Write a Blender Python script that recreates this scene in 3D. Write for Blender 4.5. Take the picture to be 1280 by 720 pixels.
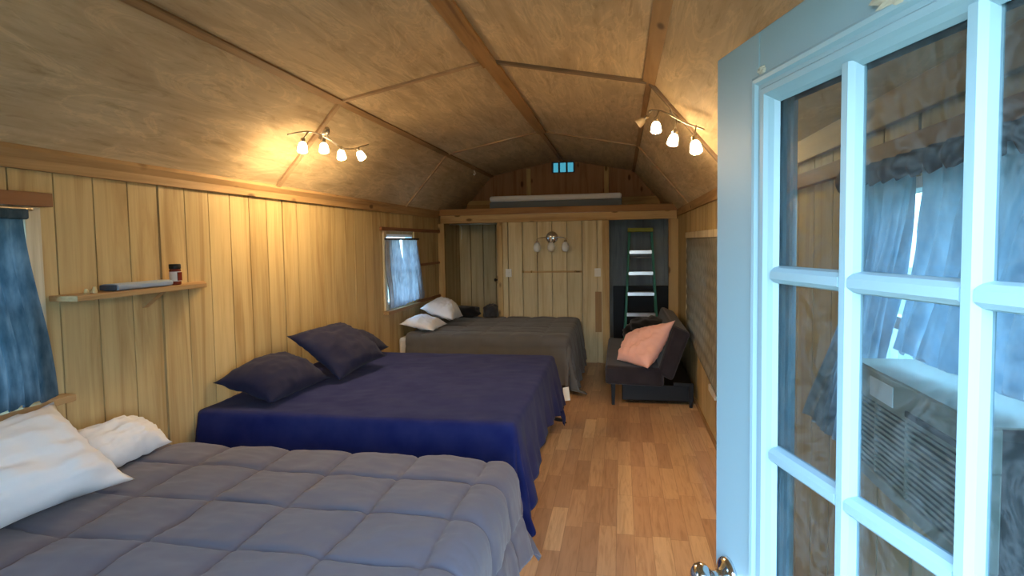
import bpy, bmesh, math, random
from mathutils import Vector, Matrix, noise
C = bpy.context.scene.collection
sc = bpy.context.scene
for o in list(bpy.data.objects): bpy.data.objects.remove(o)

# ------------------------------------------------------------------ camera
F_PX, CY = 735.19, 343.3
YAW, PITCH, ROLL = 0.1838, -0.0554, -0.0161
ZC = 1.6513
cy_, sy_, cp, sp = math.cos(YAW), math.sin(YAW), math.cos(PITCH), math.sin(PITCH)
fw = Vector((-sy_*cp, cy_*cp, sp)); rt = Vector((cy_, sy_, 0)); up = rt.cross(fw)
r2 = math.cos(ROLL)*rt + math.sin(ROLL)*up; u2 = -math.sin(ROLL)*rt + math.cos(ROLL)*up
cam = bpy.data.cameras.new('camera'); co = bpy.data.objects.new('camera', cam); C.objects.link(co)
m = Matrix((r2, u2, -fw)).transposed().to_4x4(); m.translation = (0, 0, ZC)
co.matrix_world = m
cam.sensor_width = 36; cam.lens = F_PX/1280*36; cam.shift_y = -(360-CY)/1280; cam.clip_start = .02
sc.camera = co

# ------------------------------------------------------------------ world, exposure
sc.view_settings.view_transform = 'Standard'; sc.view_settings.look = 'None'
sc.view_settings.gamma = 1; sc.view_settings.use_curve_mapping = False
sc.view_settings.exposure = 2.4
WORLD_STRENGTH = 3.8
LAMP_STRENGTH = 7.0
BULB_STRENGTH = 155.0
w = bpy.data.worlds.new('sky'); sc.world = w; w.use_nodes = True
nt = w.node_tree; bg = nt.nodes['Background']
tc = nt.nodes.new('ShaderNodeTexCoord'); sx = nt.nodes.new('ShaderNodeSeparateXYZ'); rp = nt.nodes.new('ShaderNodeValToRGB')
mr = nt.nodes.new('ShaderNodeMapRange'); mr.inputs[1].default_value = -1; mr.inputs[2].default_value = 1
nt.links.new(tc.outputs['Generated'], sx.inputs[0]); nt.links.new(sx.outputs[2], mr.inputs[0]); nt.links.new(mr.outputs[0], rp.inputs[0])
e = rp.color_ramp.elements
e[0].position = .46; e[0].color = (.12, .17, .13, 1)
e[1].position = .75; e[1].color = (.38, .64, 1.0, 1)
x = rp.color_ramp.elements.new(.53); x.color = (.60, .82, 1.0, 1)
nt.links.new(rp.outputs[0], bg.inputs[0]); bg.inputs[1].default_value = WORLD_STRENGTH
try:
    w.cycles.sampling_method = 'MANUAL'; w.cycles.sample_map_resolution = 256
except Exception: pass

# ------------------------------------------------------------------ dimensions
XL, XR = -2.52, .734
D = 7.965          # partition
YB = 9.05          # gable wall at the back
YF = .30           # front wall
HL, HR = 2.067, 2.030
PL, PR, RG = (-1.977, 2.683), (.190, 2.685), (-.878, 2.895)
Y1, Y2 = 3.992, 6.633

# ------------------------------------------------------------------ materials
def srgb(r, g, b):
    f = lambda c: (c/255/12.92) if c/255 <= .04045 else ((c/255+.055)/1.055)**2.4
    return (f(r), f(g), f(b), 1)
def base_mat(name, col, rough=.7, metal=0, spec=.3):
    mt = bpy.data.materials.new(name); mt.use_nodes = True
    p = mt.node_tree.nodes['Principled BSDF']
    p.inputs['Base Color'].default_value = col; p.inputs['Roughness'].default_value = rough
    p.inputs['Metallic'].default_value = metal; p.inputs['Specular IOR Level'].default_value = spec
    return mt, mt.node_tree, p
def N(nt, t, **k):
    n = nt.nodes.new(t)
    for a, b in k.items(): setattr(n, a, b)
    return n
def ramp(nt, fac, stops):
    r = N(nt, 'ShaderNodeValToRGB'); els = r.color_ramp.elements
    els[0].position, els[0].color = stops[0]; els[1].position, els[1].color = stops[-1]
    for p, c in stops[1:-1]:
        q = els.new(p); q.color = c
    nt.links.new(fac, r.inputs[0]); return r.outputs[0]
def mixc(nt, fac, a, b, mode='MIX'):
    mx = N(nt, 'ShaderNodeMix', data_type='RGBA', blend_type=mode)
    if isinstance(fac, float): mx.inputs[0].default_value = fac
    else: nt.links.new(fac, mx.inputs[0])
    for i, v in ((6, a), (7, b)):
        if isinstance(v, tuple): mx.inputs[i].default_value = v
        else: nt.links.new(v, mx.inputs[i])
    return mx.outputs[2]
def bump(nt, p, h, s=.2, d=.01):
    b = N(nt, 'ShaderNodeBump'); b.inputs['Strength'].default_value = s; b.inputs['Distance'].default_value = d
    nt.links.new(h, b.inputs['Height']); nt.links.new(b.outputs[0], p.inputs['Normal'])
def coords(nt, scale, rot=(0, 0, 0)):
    g = N(nt, 'ShaderNodeNewGeometry'); mp = N(nt, 'ShaderNodeMapping')
    mp.inputs['Scale'].default_value = scale; mp.inputs['Rotation'].default_value = rot
    nt.links.new(g.outputs['Position'], mp.inputs['Vector']); return mp.outputs[0]
def noise_t(nt, vec, scale, detail=6, rough=.6, dist=0):
    n = N(nt, 'ShaderNodeTexNoise'); n.inputs['Scale'].default_value = scale; n.inputs['Detail'].default_value = detail
    n.inputs['Roughness'].default_value = rough; n.inputs['Distortion'].default_value = dist
    nt.links.new(vec, n.inputs['Vector']); return n.outputs[0]
def wood(name, light, dark, axis, board=None, rough=.6, knots=False, contrast=1., broad=True):
    """axis: along which the grain runs; board=(axis index, width, offset): tone varies board by board"""
    mt, nt, p = base_mat(name, light, rough)
    s = [9, 9, 9]; s[axis] = .7
    v = coords(nt, tuple(s))
    n1 = noise_t(nt, v, 1.0, 5, .6, .9)
    s = [60, 60, 60]; s[axis] = 2.2
    n2 = noise_t(nt, coords(nt, tuple(s)), 1.0, 4, .6)
    c = ramp(nt, n1, [(.33, mixt(light, dark, .75)), (.47, mixt(light, dark, .30)), (.53, mixt(light, dark, .12)), (.68, light)])
    c2 = ramp(nt, n2, [(.3, (.72, .70, .66, 1)), (.6, (1, 1, 1, 1))])
    out = mixc(nt, .38*contrast, c, c2, 'MULTIPLY')
    if broad:
        n3 = noise_t(nt, coords(nt, (1.3, 1.3, 1.3)), 1.0, 3, .5)
        out = mixc(nt, .5, out, ramp(nt, n3, [(.3, (.74, .72, .70, 1)), (.7, (1.05, 1.03, 1, 1))]), 'MULTIPLY')
    if board:
        g = N(nt, 'ShaderNodeNewGeometry'); sx = N(nt, 'ShaderNodeSeparateXYZ'); nt.links.new(g.outputs['Position'], sx.inputs[0])
        a = N(nt, 'ShaderNodeMath', operation='SUBTRACT'); nt.links.new(sx.outputs[board[0]], a.inputs[0]); a.inputs[1].default_value = board[2]
        b = N(nt, 'ShaderNodeMath', operation='DIVIDE'); nt.links.new(a.outputs[0], b.inputs[0]); b.inputs[1].default_value = board[1]
        f = N(nt, 'ShaderNodeMath', operation='FLOOR'); nt.links.new(b.outputs[0], f.inputs[0])
        wn = N(nt, 'ShaderNodeTexWhiteNoise', noise_dimensions='1D'); nt.links.new(f.outputs[0], wn.inputs['W'])
        out = mixc(nt, .5, out, ramp(nt, wn.outputs[0], [(0, (.80, .78, .74, 1)), (1, (1.08, 1.06, 1.03, 1))]), 'MULTIPLY')
    if knots:
        s = [7, 7, 7]; s[axis] = 3.2
        vo = N(nt, 'ShaderNodeTexVoronoi'); vo.inputs['Scale'].default_value = 1; nt.links.new(coords(nt, tuple(s)), vo.inputs['Vector'])
        out = mixc(nt, ramp(nt, vo.outputs[0], [(.10, (1, 1, 1, 1)), (.19, (0, 0, 0, 1))]), out, mixt(dark, (.02, .01, .005, 1), .6))
    nt.links.new(out, p.inputs['Base Color']); bump(nt, p, n2, .15, .002)
    return mt
def mixt(a, b, t): return tuple(a[i]*(1-t)+b[i]*t for i in range(3))+(1,)
def fabric(name, col, var=.12, rough=.95, scale=260, sheen=.2):
    mt, nt, p = base_mat(name, col, rough, spec=.1)
    n1 = noise_t(nt, coords(nt, (1, 1, 1)), scale, 2, .5); n2 = noise_t(nt, coords(nt, (1, 1, 1)), 7, 4, .5)
    c = ramp(nt, n2, [(.3, mixt(col, (0, 0, 0, 1), var*.5)), (.7, mixt(col, (1, 1, 1, 1), var*.05))])
    nt.links.new(c, p.inputs['Base Color']); bump(nt, p, n1, .12, .001)
    p.inputs['Sheen Weight'].default_value = sheen; p.inputs['Sheen Roughness'].default_value = .5
    return mt
def cloth_thin(name, col, trans=.5, transp=0.):
    mt = bpy.data.materials.new(name); mt.use_nodes = True; nt = mt.node_tree
    for n in list(nt.nodes):
        if n.type != 'OUTPUT_MATERIAL': nt.nodes.remove(n)
    out = nt.nodes['Material Output']
    n2 = noise_t(nt, coords(nt, (3, 3, 1)), 9, 4, .5)
    c = ramp(nt, n2, [(.3, mixt(col, (0, 0, 0, 1), .3)), (.7, mixt(col, (1, 1, 1, 1), .08))])
    a = N(nt, 'ShaderNodeBsdfDiffuse'); b = N(nt, 'ShaderNodeBsdfTranslucent'); mx = N(nt, 'ShaderNodeMixShader'); mx.inputs[0].default_value = trans
    nt.links.new(c, a.inputs[0]); nt.links.new(c, b.inputs[0]); nt.links.new(a.outputs[0], mx.inputs[1]); nt.links.new(b.outputs[0], mx.inputs[2])
    res = mx.outputs[0]
    if transp:
        t = N(nt, 'ShaderNodeBsdfTransparent'); m2 = N(nt, 'ShaderNodeMixShader'); m2.inputs[0].default_value = transp
        nt.links.new(res, m2.inputs[1]); nt.links.new(t.outputs[0], m2.inputs[2]); res = m2.outputs[0]
    nt.links.new(res, out.inputs[0]); return mt
def emis(name, col, s):
    mt = bpy.data.materials.new(name); mt.use_nodes = True; p = mt.node_tree.nodes['Principled BSDF']
    p.inputs['Base Color'].default_value = (.9, .9, .85, 1); p.inputs['Emission Color'].default_value = col; p.inputs['Emission Strength'].default_value = s
    p.inputs['Roughness'].default_value = .4
    return mt
def glass(name, tint=(.93, .97, .97, 1), gloss=.12, smudge=.0):
    mt = bpy.data.materials.new(name); mt.use_nodes = True; nt = mt.node_tree
    for n in list(nt.nodes):
        if n.type != 'OUTPUT_MATERIAL': nt.nodes.remove(n)
    out = nt.nodes['Material Output']
    t = N(nt, 'ShaderNodeBsdfTransparent'); t.inputs[0].default_value = tint
    g = N(nt, 'ShaderNodeBsdfGlossy'); g.inputs[1].default_value = .02
    lw = N(nt, 'ShaderNodeLayerWeight'); lw.inputs[0].default_value = .5
    pw = N(nt, 'ShaderNodeMath', operation='POWER'); nt.links.new(lw.outputs['Facing'], pw.inputs[0]); pw.inputs[1].default_value = 4.5
    ma = N(nt, 'ShaderNodeMath', operation='MULTIPLY_ADD'); nt.links.new(pw.outputs[0], ma.inputs[0]); ma.inputs[1].default_value = .55; ma.inputs[2].default_value = .025
    mx = N(nt, 'ShaderNodeMixShader'); nt.links.new(ma.outputs[0], mx.inputs[0])
    nt.links.new(t.outputs[0], mx.inputs[1]); nt.links.new(g.outputs[0], mx.inputs[2]); res = mx.outputs[0]
    if smudge:
        d = N(nt, 'ShaderNodeBsdfDiffuse'); d.inputs[0].default_value = (.75, .78, .8, 1)
        n1 = noise_t(nt, coords(nt, (3, 3, 3)), 3.5, 6, .65, 2.5)
        f = ramp(nt, n1, [(.45, (smudge*.25,)*3+(1,)), (.54, (smudge,)*3+(1,)), (.57, (smudge*.3,)*3+(1,)), (.75, (smudge*.7,)*3+(1,))])
        m2 = N(nt, 'ShaderNodeMixShader'); nt.links.new(f, m2.inputs[0]); nt.links.new(res, m2.inputs[1]); nt.links.new(d.outputs[0], m2.inputs[2]); res = m2.outputs[0]
    nt.links.new(res, out.inputs[0]); return mt

GRV = .203; GY0 = 2.862; GX0 = -1.604+.075
M = {}
M['panel_side'] = wood('wall paneling', srgb(208, 186, 138), srgb(166, 136, 88), 2, (1, GRV, GY0))
M['panel_part'] = wood('partition paneling', srgb(222, 206, 164), srgb(188, 162, 118), 2, (0, GRV, GX0))
M['panel_grey'] = wood('painted closet paneling', srgb(168, 178, 184), srgb(132, 144, 150), 2, (0, GRV, 0.02))
M['groove'] = base_mat('groove', srgb(120, 88, 48), .9)[0]
def ply_mat():
    mt = wood('ceiling plywood', srgb(208, 188, 154), srgb(184, 162, 130), 1, None, .75, contrast=.6)
    nt = mt.node_tree; p = nt.nodes['Principled BSDF']; src = p.inputs['Base Color'].links[0].from_socket
    n = noise_t(nt, coords(nt, (3.2, .75, 3.2)), 1.6, 9, .62, 1.6)
    a = ramp(nt, n, [(.40, (.90, .88, .85, 1)), (.50, (1, 1, 1, 1)), (.535, (1.22, 1.2, 1.16, 1)), (.57, (1.0, 1.0, 1.0, 1)), (.70, (1.10, 1.09, 1.07, 1))])
    n2 = noise_t(nt, coords(nt, (26, 4, 26)), 1.0, 5, .7, .6)
    b = ramp(nt, n2, [(.34, (.80, .78, .74, 1)), (.46, (1, 1, 1, 1)), (.7, (1.05, 1.04, 1.03, 1))])
    c = mixc(nt, .85, mixc(nt, .8, src, a, 'MULTIPLY'), b, 'MULTIPLY'); nt.links.new(c, p.inputs['Base Color'])
    return mt
M['ply'] = ply_mat()
M['ply_back'] = wood('gable plywood', srgb(172, 130, 96), srgb(128, 88, 60), 2, None, .75, knots=True)
M['pine'] = wood('pine along room', srgb(184, 150, 106), srgb(132, 98, 60), 1, knots=True)
M['pine_x'] = wood('pine across', srgb(206, 172, 118), srgb(156, 116, 66), 0, knots=True)
M['pine_z'] = wood('pine upright', srgb(206, 176, 122), srgb(160, 122, 72), 2, knots=True)
M['brown_x'] = wood('brown board across', srgb(168, 124, 76), srgb(118, 78, 42), 0)
M['batten'] = wood('ceiling batten', srgb(190, 162, 128), srgb(140, 110, 80), 0)
M['batten_dark'] = wood('weathered batten', srgb(138, 118, 96), srgb(98, 80, 62), 0)
M['ridge'] = wood('ridge board', srgb(176, 138, 90), srgb(108, 76, 44), 1)
M['purlin'] = wood('purlin strip', srgb(170, 136, 96), srgb(110, 84, 56), 1)
M['redboard'] = wood('reddish board', srgb(150, 104, 70), srgb(108, 70, 44), 1)
M['paleframe'] = wood('pale window frame', srgb(222, 212, 186), srgb(176, 156, 118), 2)
M['navy'] = fabric('navy sheet', srgb(27, 34, 90), .25, sheen=.05)
M['navy_pil'] = fabric('navy pillowcase', srgb(34, 35, 60), .2, sheen=.05)
M['grey'] = fabric('grey comforter', srgb(100, 96, 106), .12)
M['grey_far'] = fabric('charcoal comforter', srgb(92, 92, 92), .12)
M['white'] = fabric('white pillowcase', srgb(226, 226, 228), .05)
M['pink'] = fabric('pink pillowcase', srgb(244, 190, 176), .08)
M['mattress'] = fabric('mattress ticking', srgb(205, 205, 205), .06)
M['mattress_grey'] = fabric('mattress grey side', srgb(112, 120, 130), .08)
M['black_fab'] = fabric('black upholstery', srgb(46, 43, 50), .15)
M['black'] = base_mat('black plastic', srgb(22, 22, 26), .5)[0]
M['blackcloth'] = fabric('black cloth', srgb(24, 23, 26), .15)
M['dark_grey_cloth'] = fabric('dark grey cloth', srgb(58, 58, 62), .15)
M['door'] = base_mat('door paint', srgb(146, 172, 182), .38, spec=.4)[0]
M['peel'] = base_mat('peeled paint', srgb(196, 184, 164), .8)[0]
M['chrome'] = base_mat('polished metal', (.75, .76, .78, 1), .12, 1)[0]
M['nickel'] = base_mat('brushed metal', (.62, .56, .46, 1), .3, 1)[0]
M['alu'] = base_mat('aluminium', (.8, .82, .84, 1), .35, .9)[0]
M['green'] = base_mat('green fibreglass', srgb(52, 128, 110), .5)[0]
M['yellow'] = base_mat('dull yellow plastic', srgb(150, 150, 60), .6)[0]
M['whiteplastic'] = base_mat('white plastic', srgb(226, 224, 214), .4)[0]
M['brass'] = base_mat('brass hook', (.75, .62, .35, 1), .25, 1)[0]
M['frost'] = base_mat('frosted glass', srgb(226, 226, 220), .35, spec=.5)[0]
M['frost_off'] = base_mat('unlit shade', srgb(200, 180, 150), .4, spec=.5)[0]
M['lit'] = emis('lit shade', (1.0, .70, .36, 1), LAMP_STRENGTH)
M['lit_dim'] = emis('dimmer lit shade', (1.0, .74, .42, 1), LAMP_STRENGTH*.45)
M['bulb'] = emis('glowing bulb', (1.0, .69, .35, 1), BULB_STRENGTH)
M['curtain'] = cloth_thin('slate blue curtain', srgb(160, 180, 196), .6)
M['curtain_grey'] = cloth_thin('grey blue curtain', srgb(150, 156, 166), .32)
M['curtain_dark'] = cloth_thin('dark blue curtain', srgb(62, 86, 100), .25)
M['curtain_head'] = cloth_thin('curtain heading', srgb(70, 74, 84), .1)
M['shade'] = cloth_thin('grey woven shade', srgb(150, 146, 134), .22)
M['acplastic'] = base_mat('air conditioner plastic', srgb(146, 148, 134), .5)[0]
M['acdark'] = base_mat('louver shadow gap', srgb(52, 56, 56), .8)[0]
M['glass'] = glass('window glass', (.78, .88, .90, 1))
M['glass_gable'] = glass('sky-dimming gable glass', (.08, .155, .16, 1))  # heavy tint added to dim the bright sky seen through the pane
M['doorglass'] = glass('door glass', (.68, .75, .77, 1), smudge=.05)
M['jarred'] = base_mat('dark red jar', srgb(112, 40, 30), .25, spec=.6)[0]
M['jarlabel'] = base_mat('jar label', srgb(214, 200, 190), .6)[0]
M['paper'] = fabric('blue grey folded cloth', srgb(150, 166, 186), .1)
M['papercut'] = base_mat('dark fold edge', srgb(70, 76, 88), .8)[0]
M['cork'] = base_mat('pale wood bits', srgb(214, 190, 140), .7)[0]
M['carpet'] = base_mat('dark closet floor', srgb(60, 50, 44), .9)[0]
M['patch'] = wood('darker plank patch', srgb(170, 136, 92), srgb(118, 84, 50), 2)
M['soil'] = fabric('ground outside', srgb(86, 96, 66), .4, scale=30)
M['winwhite'] = base_mat('white vinyl', srgb(228, 230, 230), .4)[0]

# floor: strips running down the room
mt, nt, p = base_mat('laminate floor', srgb(190, 140, 90), .33, spec=.5)
g = N(nt, 'ShaderNodeNewGeometry'); sx = N(nt, 'ShaderNodeSeparateXYZ'); nt.links.new(g.outputs['Position'], sx.inputs[0])
def mth(op, a, b=None):
    n = N(nt, 'ShaderNodeMath', operation=op)
    for i, v in enumerate((a, b)):
        if v is None: continue
        if isinstance(v, (int, float)): n.inputs[i].default_value = v
        else: nt.links.new(v, n.inputs[i])
    return n.outputs[0]
SW = .098
colx = mth('DIVIDE', mth('ADD', sx.outputs[0], 10.03), SW); ci = mth('FLOOR', colx)
wn = N(nt, 'ShaderNodeTexWhiteNoise', noise_dimensions='1D'); nt.links.new(ci, wn.inputs['W'])
ry = mth('ADD', mth('DIVIDE', sx.outputs[1], .52), mth('MULTIPLY', wn.outputs[0], 7.3)); ri = mth('FLOOR', ry)
cb = N(nt, 'ShaderNodeCombineXYZ'); nt.links.new(ci, cb.inputs[0]); nt.links.new(ri, cb.inputs[1])
wn2 = N(nt, 'ShaderNodeTexWhiteNoise', noise_dimensions='2D'); nt.links.new(cb.outputs[0], wn2.inputs['Vector'])
tone = ramp(nt, wn2.outputs[0], [(0, srgb(168, 132, 102)), (.4, srgb(188, 150, 116)), (.75, srgb(198, 162, 126)), (1, srgb(212, 180, 142))])
ad = N(nt, 'ShaderNodeVectorMath', operation='ADD'); nt.links.new(g.outputs['Position'], ad.inputs[0])
sc3 = N(nt, 'ShaderNodeVectorMath', operation='SCALE'); nt.links.new(wn2.outputs[1], sc3.inputs[0]); sc3.inputs[3].default_value = 9
nt.links.new(sc3.outputs[0], ad.inputs[1])
mp = N(nt, 'ShaderNodeMapping'); mp.inputs['Scale'].default_value = (34, 2.6, 10); nt.links.new(ad.outputs[0], mp.inputs[0])
gn = noise_t(nt, mp.outputs[0], 1, 5, .62, 1.2)
colr = mixc(nt, .75, tone, ramp(nt, gn, [(.32, (.66, .58, .50, 1)), (.5, (.95, .93, .9, 1)), (.7, (1.08, 1.08, 1.06, 1))]), 'MULTIPLY')
fx = mth('FRACT', colx); fy = mth('FRACT', ry)
ex = mth('MINIMUM', fx, mth('SUBTRACT', 1, fx)); ey = mth('MULTIPLY', mth('MINIMUM', fy, mth('SUBTRACT', 1, fy)), 5.3)
edge = mth('MINIMUM', ex, ey)
colr = mixc(nt, ramp(nt, edge, [(.0, (.55, .55, .55, 1)), (.025, (0, 0, 0, 1))]), colr, srgb(96, 62, 36))
nt.links.new(colr, p.inputs['Base Color']); M['floor'] = mt

# ------------------------------------------------------------------ mesh helpers
class MB:
    def __init__(s): s.bm = bmesh.new()
    def box(s, x0, x1, y0, y1, z0, z1):
        vs = [s.bm.verts.new((x, y, z)) for x in (x0, x1) for y in (y0, y1) for z in (z0, z1)]
        for f in ((0, 1, 3, 2), (4, 6, 7, 5), (0, 4, 5, 1), (2, 3, 7, 6), (0, 2, 6, 4), (1, 5, 7, 3)):
            s.bm.faces.new([vs[i] for i in f])
        return s
    def bar(s, a, b, wv, tv):
        """bar from a to b; wv, tv are half-extent vectors"""
        a, b, wv, tv = map(Vector, (a, b, wv, tv))
        vs = []
        for p in (a, b):
            for i, j in ((-1, -1), (1, -1), (1, 1), (-1, 1)): vs.append(s.bm.verts.new(p+wv*i+tv*j))
        for f in ((3, 2, 1, 0), (4, 5, 6, 7), (0, 1, 5, 4), (1, 2, 6, 5), (2, 3, 7, 6), (3, 0, 4, 7)): s.bm.faces.new([vs[i] for i in f])
        return s
    def prism(s, pts, axis, a, b):
        """polygon pts in the two other axes extruded along axis from a to b"""
        def mk(p, v):
            l = list(p); l.insert(axis, v); return s.bm.verts.new(l)
        A = [mk(p, a) for p in pts]; B = [mk(p, b) for p in pts]; n = len(pts)
        s.bm.faces.new(A); s.bm.faces.new(B[::-1])
        for i in range(n): s.bm.faces.new((A[i], B[i], B[(i+1) % n], A[(i+1) % n]))
        return s
    def tube(s, pts, r, seg=8, cap=True):
        pts = [Vector(p) for p in pts]; rs = r if isinstance(r, (list, tuple)) else [r]*len(pts)
        rings = []; prev = None
        for i, p in enumerate(pts):
            d = (pts[min(i+1, len(pts)-1)]-pts[max(i-1, 0)]).normalized()
            if prev is None:
                a = d.orthogonal().normalized()
            else:
                a = (prev - d*prev.dot(d)); a = a.normalized() if a.length > 1e-6 else d.orthogonal().normalized()
            prev = a; b = d.cross(a)
            rings.append([s.bm.verts.new(p+(a*math.cos(2*math.pi*k/seg)+b*math.sin(2*math.pi*k/seg))*rs[i]) for k in range(seg)])
        for i in range(len(rings)-1):
            for k in range(seg): s.bm.faces.new((rings[i][k], rings[i][(k+1) % seg], rings[i+1][(k+1) % seg], rings[i+1][k]))
        if cap: s.bm.faces.new(rings[0][::-1]); s.bm.faces.new(rings[-1])
        return s
    def lathe(s, prof, origin, axis=(0, 0, 1), seg=24, sx=1., closed=True):
        o = Vector(origin); ax = Vector(axis).normalized(); a = ax.orthogonal().normalized(); b = ax.cross(a)
        rings = [[s.bm.verts.new(o+ax*h+(a*math.cos(2*math.pi*k/seg)*sx+b*math.sin(2*math.pi*k/seg))*max(r, 1e-4)) for k in range(seg)] for r, h in prof]
        for i in range(len(rings)-1):
            for k in range(seg): s.bm.faces.new((rings[i][k], rings[i][(k+1) % seg], rings[i+1][(k+1) % seg], rings[i+1][k]))
        if closed: s.bm.faces.new(rings[0][::-1]); s.bm.faces.new(rings[-1])
        return s
    def grid(s, fn, nu, nv, close=False):
        V = [[s.bm.verts.new(fn(i/nu, j/nv)) for j in range(nv+1)] for i in range(nu+1)]
        for i in range(nu):
            for j in range(nv): s.bm.faces.new((V[i][j], V[i+1][j], V[i+1][j+1], V[i][j+1]))
        return V
    def build(s, name, mat, parent=None, smooth=False, bevel=0, solid=0, subsurf=0, local=False, flip=False):
        if not flip: bmesh.ops.recalc_face_normals(s.bm, faces=s.bm.faces)
        if parent is not None and not local:
            off = Vector(ROOT.get(parent.name, (0, 0, 0)))
            bmesh.ops.translate(s.bm, verts=s.bm.verts, vec=-off)
        me = bpy.data.meshes.new(name); s.bm.to_mesh(me); s.bm.free()
        me.materials.append(mat)
        if smooth:
            for p in me.polygons: p.use_smooth = True
        o = bpy.data.objects.new(name, me); C.objects.link(o)
        if parent is not None:
            o.parent = parent; ROOT[o.name] = ROOT.get(parent.name, (0, 0, 0))
        if solid:
            md = o.modifiers.new('solid', 'SOLIDIFY'); md.thickness = solid; md.offset = 0
        if bevel:
            md = o.modifiers.new('bevel', 'BEVEL'); md.width = bevel; md.segments = 2; md.limit_method = 'ANGLE'
        if subsurf:
            md = o.modifiers.new('sub', 'SUBSURF'); md.levels = subsurf; md.render_levels = subsurf
        return o
ROOT = {}
def thing(name, label, cat, loc, group=None, rz=0):
    o = bpy.data.objects.new(name, None); C.objects.link(o); o.location = loc; o.rotation_euler = (0, 0, rz)
    ROOT[o.name] = tuple(loc); o['label'] = label; o['category'] = cat
    if group: o['group'] = group
    o.empty_display_size = .1
    return o
def tag(o, label, cat, group=None):
    o['label'] = label; o['category'] = cat
    if group: o['group'] = group
    return o
def struct(o, label=None):
    o['kind'] = 'structure'
    if label: o['label'] = label
    return o
def sroot(name, loc=(0, 0, 0), rz=0):
    o = bpy.data.objects.new(name, None); C.objects.link(o); o.location = loc; o.rotation_euler = (0, 0, rz); ROOT[o.name] = tuple(loc)
    o['kind'] = 'structure'; return o

# ------------------------------------------------------------------ the room shell
def paneled(axis, fixed, out, a0, a1, z0, ztop, g0, holes, seams=(), name='wall', mat=None, th=.07):
    """grooved panelling. axis 1: runs along y at x=fixed; axis 0: runs along x at y=fixed; out = direction away from the room"""
    cuts = {a0, a1}; grooves = []
    k = math.ceil((a0-g0)/GRV)
    while g0+k*GRV < a1:
        w_ = .0085 if k % 6 == 0 and axis == 1 else (.0038 if axis == 1 else .0075)
        c_ = g0+k*GRV
        if c_-w_ > a0 and c_+w_ < a1:
            grooves.append((c_-w_, c_+w_)); cuts |= {c_-w_, c_+w_}
        k += 1
    for h in holes: cuts |= {h[0], h[1]}
    zc = sorted({z0, ztop} | {h[2] for h in holes} | {h[3] for h in holes})
    cuts = sorted(c for c in cuts if a0-1e-6 <= c <= a1+1e-6)
    mb = MB()
    for i in range(len(cuts)-1):
        u0, u1 = cuts[i], cuts[i+1]
        if u1-u0 < 1e-5: continue
        um = (u0+u1)/2
        gr = any(p < um < q for p, q in grooves); ins = .05 if gr else 0
        for j in range(len(zc)-1):
            zm = (zc[j]+zc[j+1])/2
            if any(h[0] < um < h[1] and h[2] < zm < h[3] for h in holes): continue
            f0, f1 = fixed+out*ins, fixed+out*th
            lo, hi = min(f0, f1), max(f0, f1)
            if axis == 1: mb.box(lo, hi, u0, u1, zc[j], zc[j+1])
            else: mb.box(u0, u1, lo, hi, zc[j], zc[j+1])
    return struct(mb.build(name, mat))
W1 = (1.15, 2.09, 1.03, 1.82); W2 = (6.04, 6.90, .985, 1.76); W3 = (.95, 1.98, 1.0, 1.80); W4 = (5.05, 6.45, .70, 1.62)
paneled(1, XL, -1, YF, YB, 0, HL, GY0, [W1, W2], name='wall_left', mat=M['panel_side'])
paneled(1, XR, 1, YF, YB, 0, HR, GY0, [W3, W4], name='wall_right', mat=M['panel_side'])
# floor
struct(MB().box(XL-.1, XR+.1, YF-.1, YB+.1, -.08, 0).build('floor', M['floor']))
# front wall with the wide entrance
FX0, FX1, FZ = -.56, .515, 2.06
mb = MB()
mb.box(XL-.06, FX0, YF-.1, YF, 0, 2.06); mb.box(FX1, XR+.06, YF-.1, YF, 0, 2.03)
mb.prism([(XL-.06, 2.06), (XR+.06, 2.06), (PR[0], PR[1]+.02), (RG[0], RG[1]+.02), (PL[0], PL[1]+.02)], 1, YF-.1, YF)
struct(mb.build('wall_front', M['panel_part']))
# back gable wall (also the back of the closets)
WX = (-1.032, -.690, 2.695, 2.862)
mb = MB()
zlo = 2.03
mb.box(XL, XR, YB, YB+.08, zlo, WX[2])
def roof_z(x):
    pts = [(XL, HL), PL, RG, PR, (XR, HR)]
    for (xa, za), (xb, zb) in zip(pts[:-1], pts[1:]):
        if xa <= x <= xb: return za+(zb-za)*(x-xa)/(xb-xa)
    return HL
xs = sorted([XL, PL[0], WX[0], RG[0], WX[1], PR[0], XR])
for xa, xb in zip(xs[:-1], xs[1:]):
    base = WX[3]-.0 if (WX[0]-1e-6 <= xa and xb <= WX[1]+1e-6) else WX[2]
    za, zb = max(roof_z(xa)+.03, base+.0005), max(roof_z(xb)+.03, base+.0005)
    mb.prism([(xa, base), (xb, base), (xb, zb), (xa, za)], 1, YB, YB+.08)
struct(mb.build('wall_back', M['ply_back']))
paneled(0, YB-.0, 1, XL, -1.56, 0, 2.03, GX0, [], name='wall_back_closet_left', mat=M['panel_part'])
paneled(0, YB-.0, 1, -.20, XR, 0, 2.03, .02, [], name='wall_back_closet_right', mat=M['panel_grey'])
struct(MB().box(-1.60, -1.56, D+.02, YB, 0, 2.03).build('wall_closet_left', M['panel_part']))
struct(MB().box(-.24, -.20, D+.02, YB, 0, 2.03).build('wall_closet_right', M['panel_grey']))
# partition panelling between the two openings
paneled(0, D, 1, -1.61, -.24, 0, 1.93, GX0, [], name='wall_partition', mat=M['panel_part'], th=.07)
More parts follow.
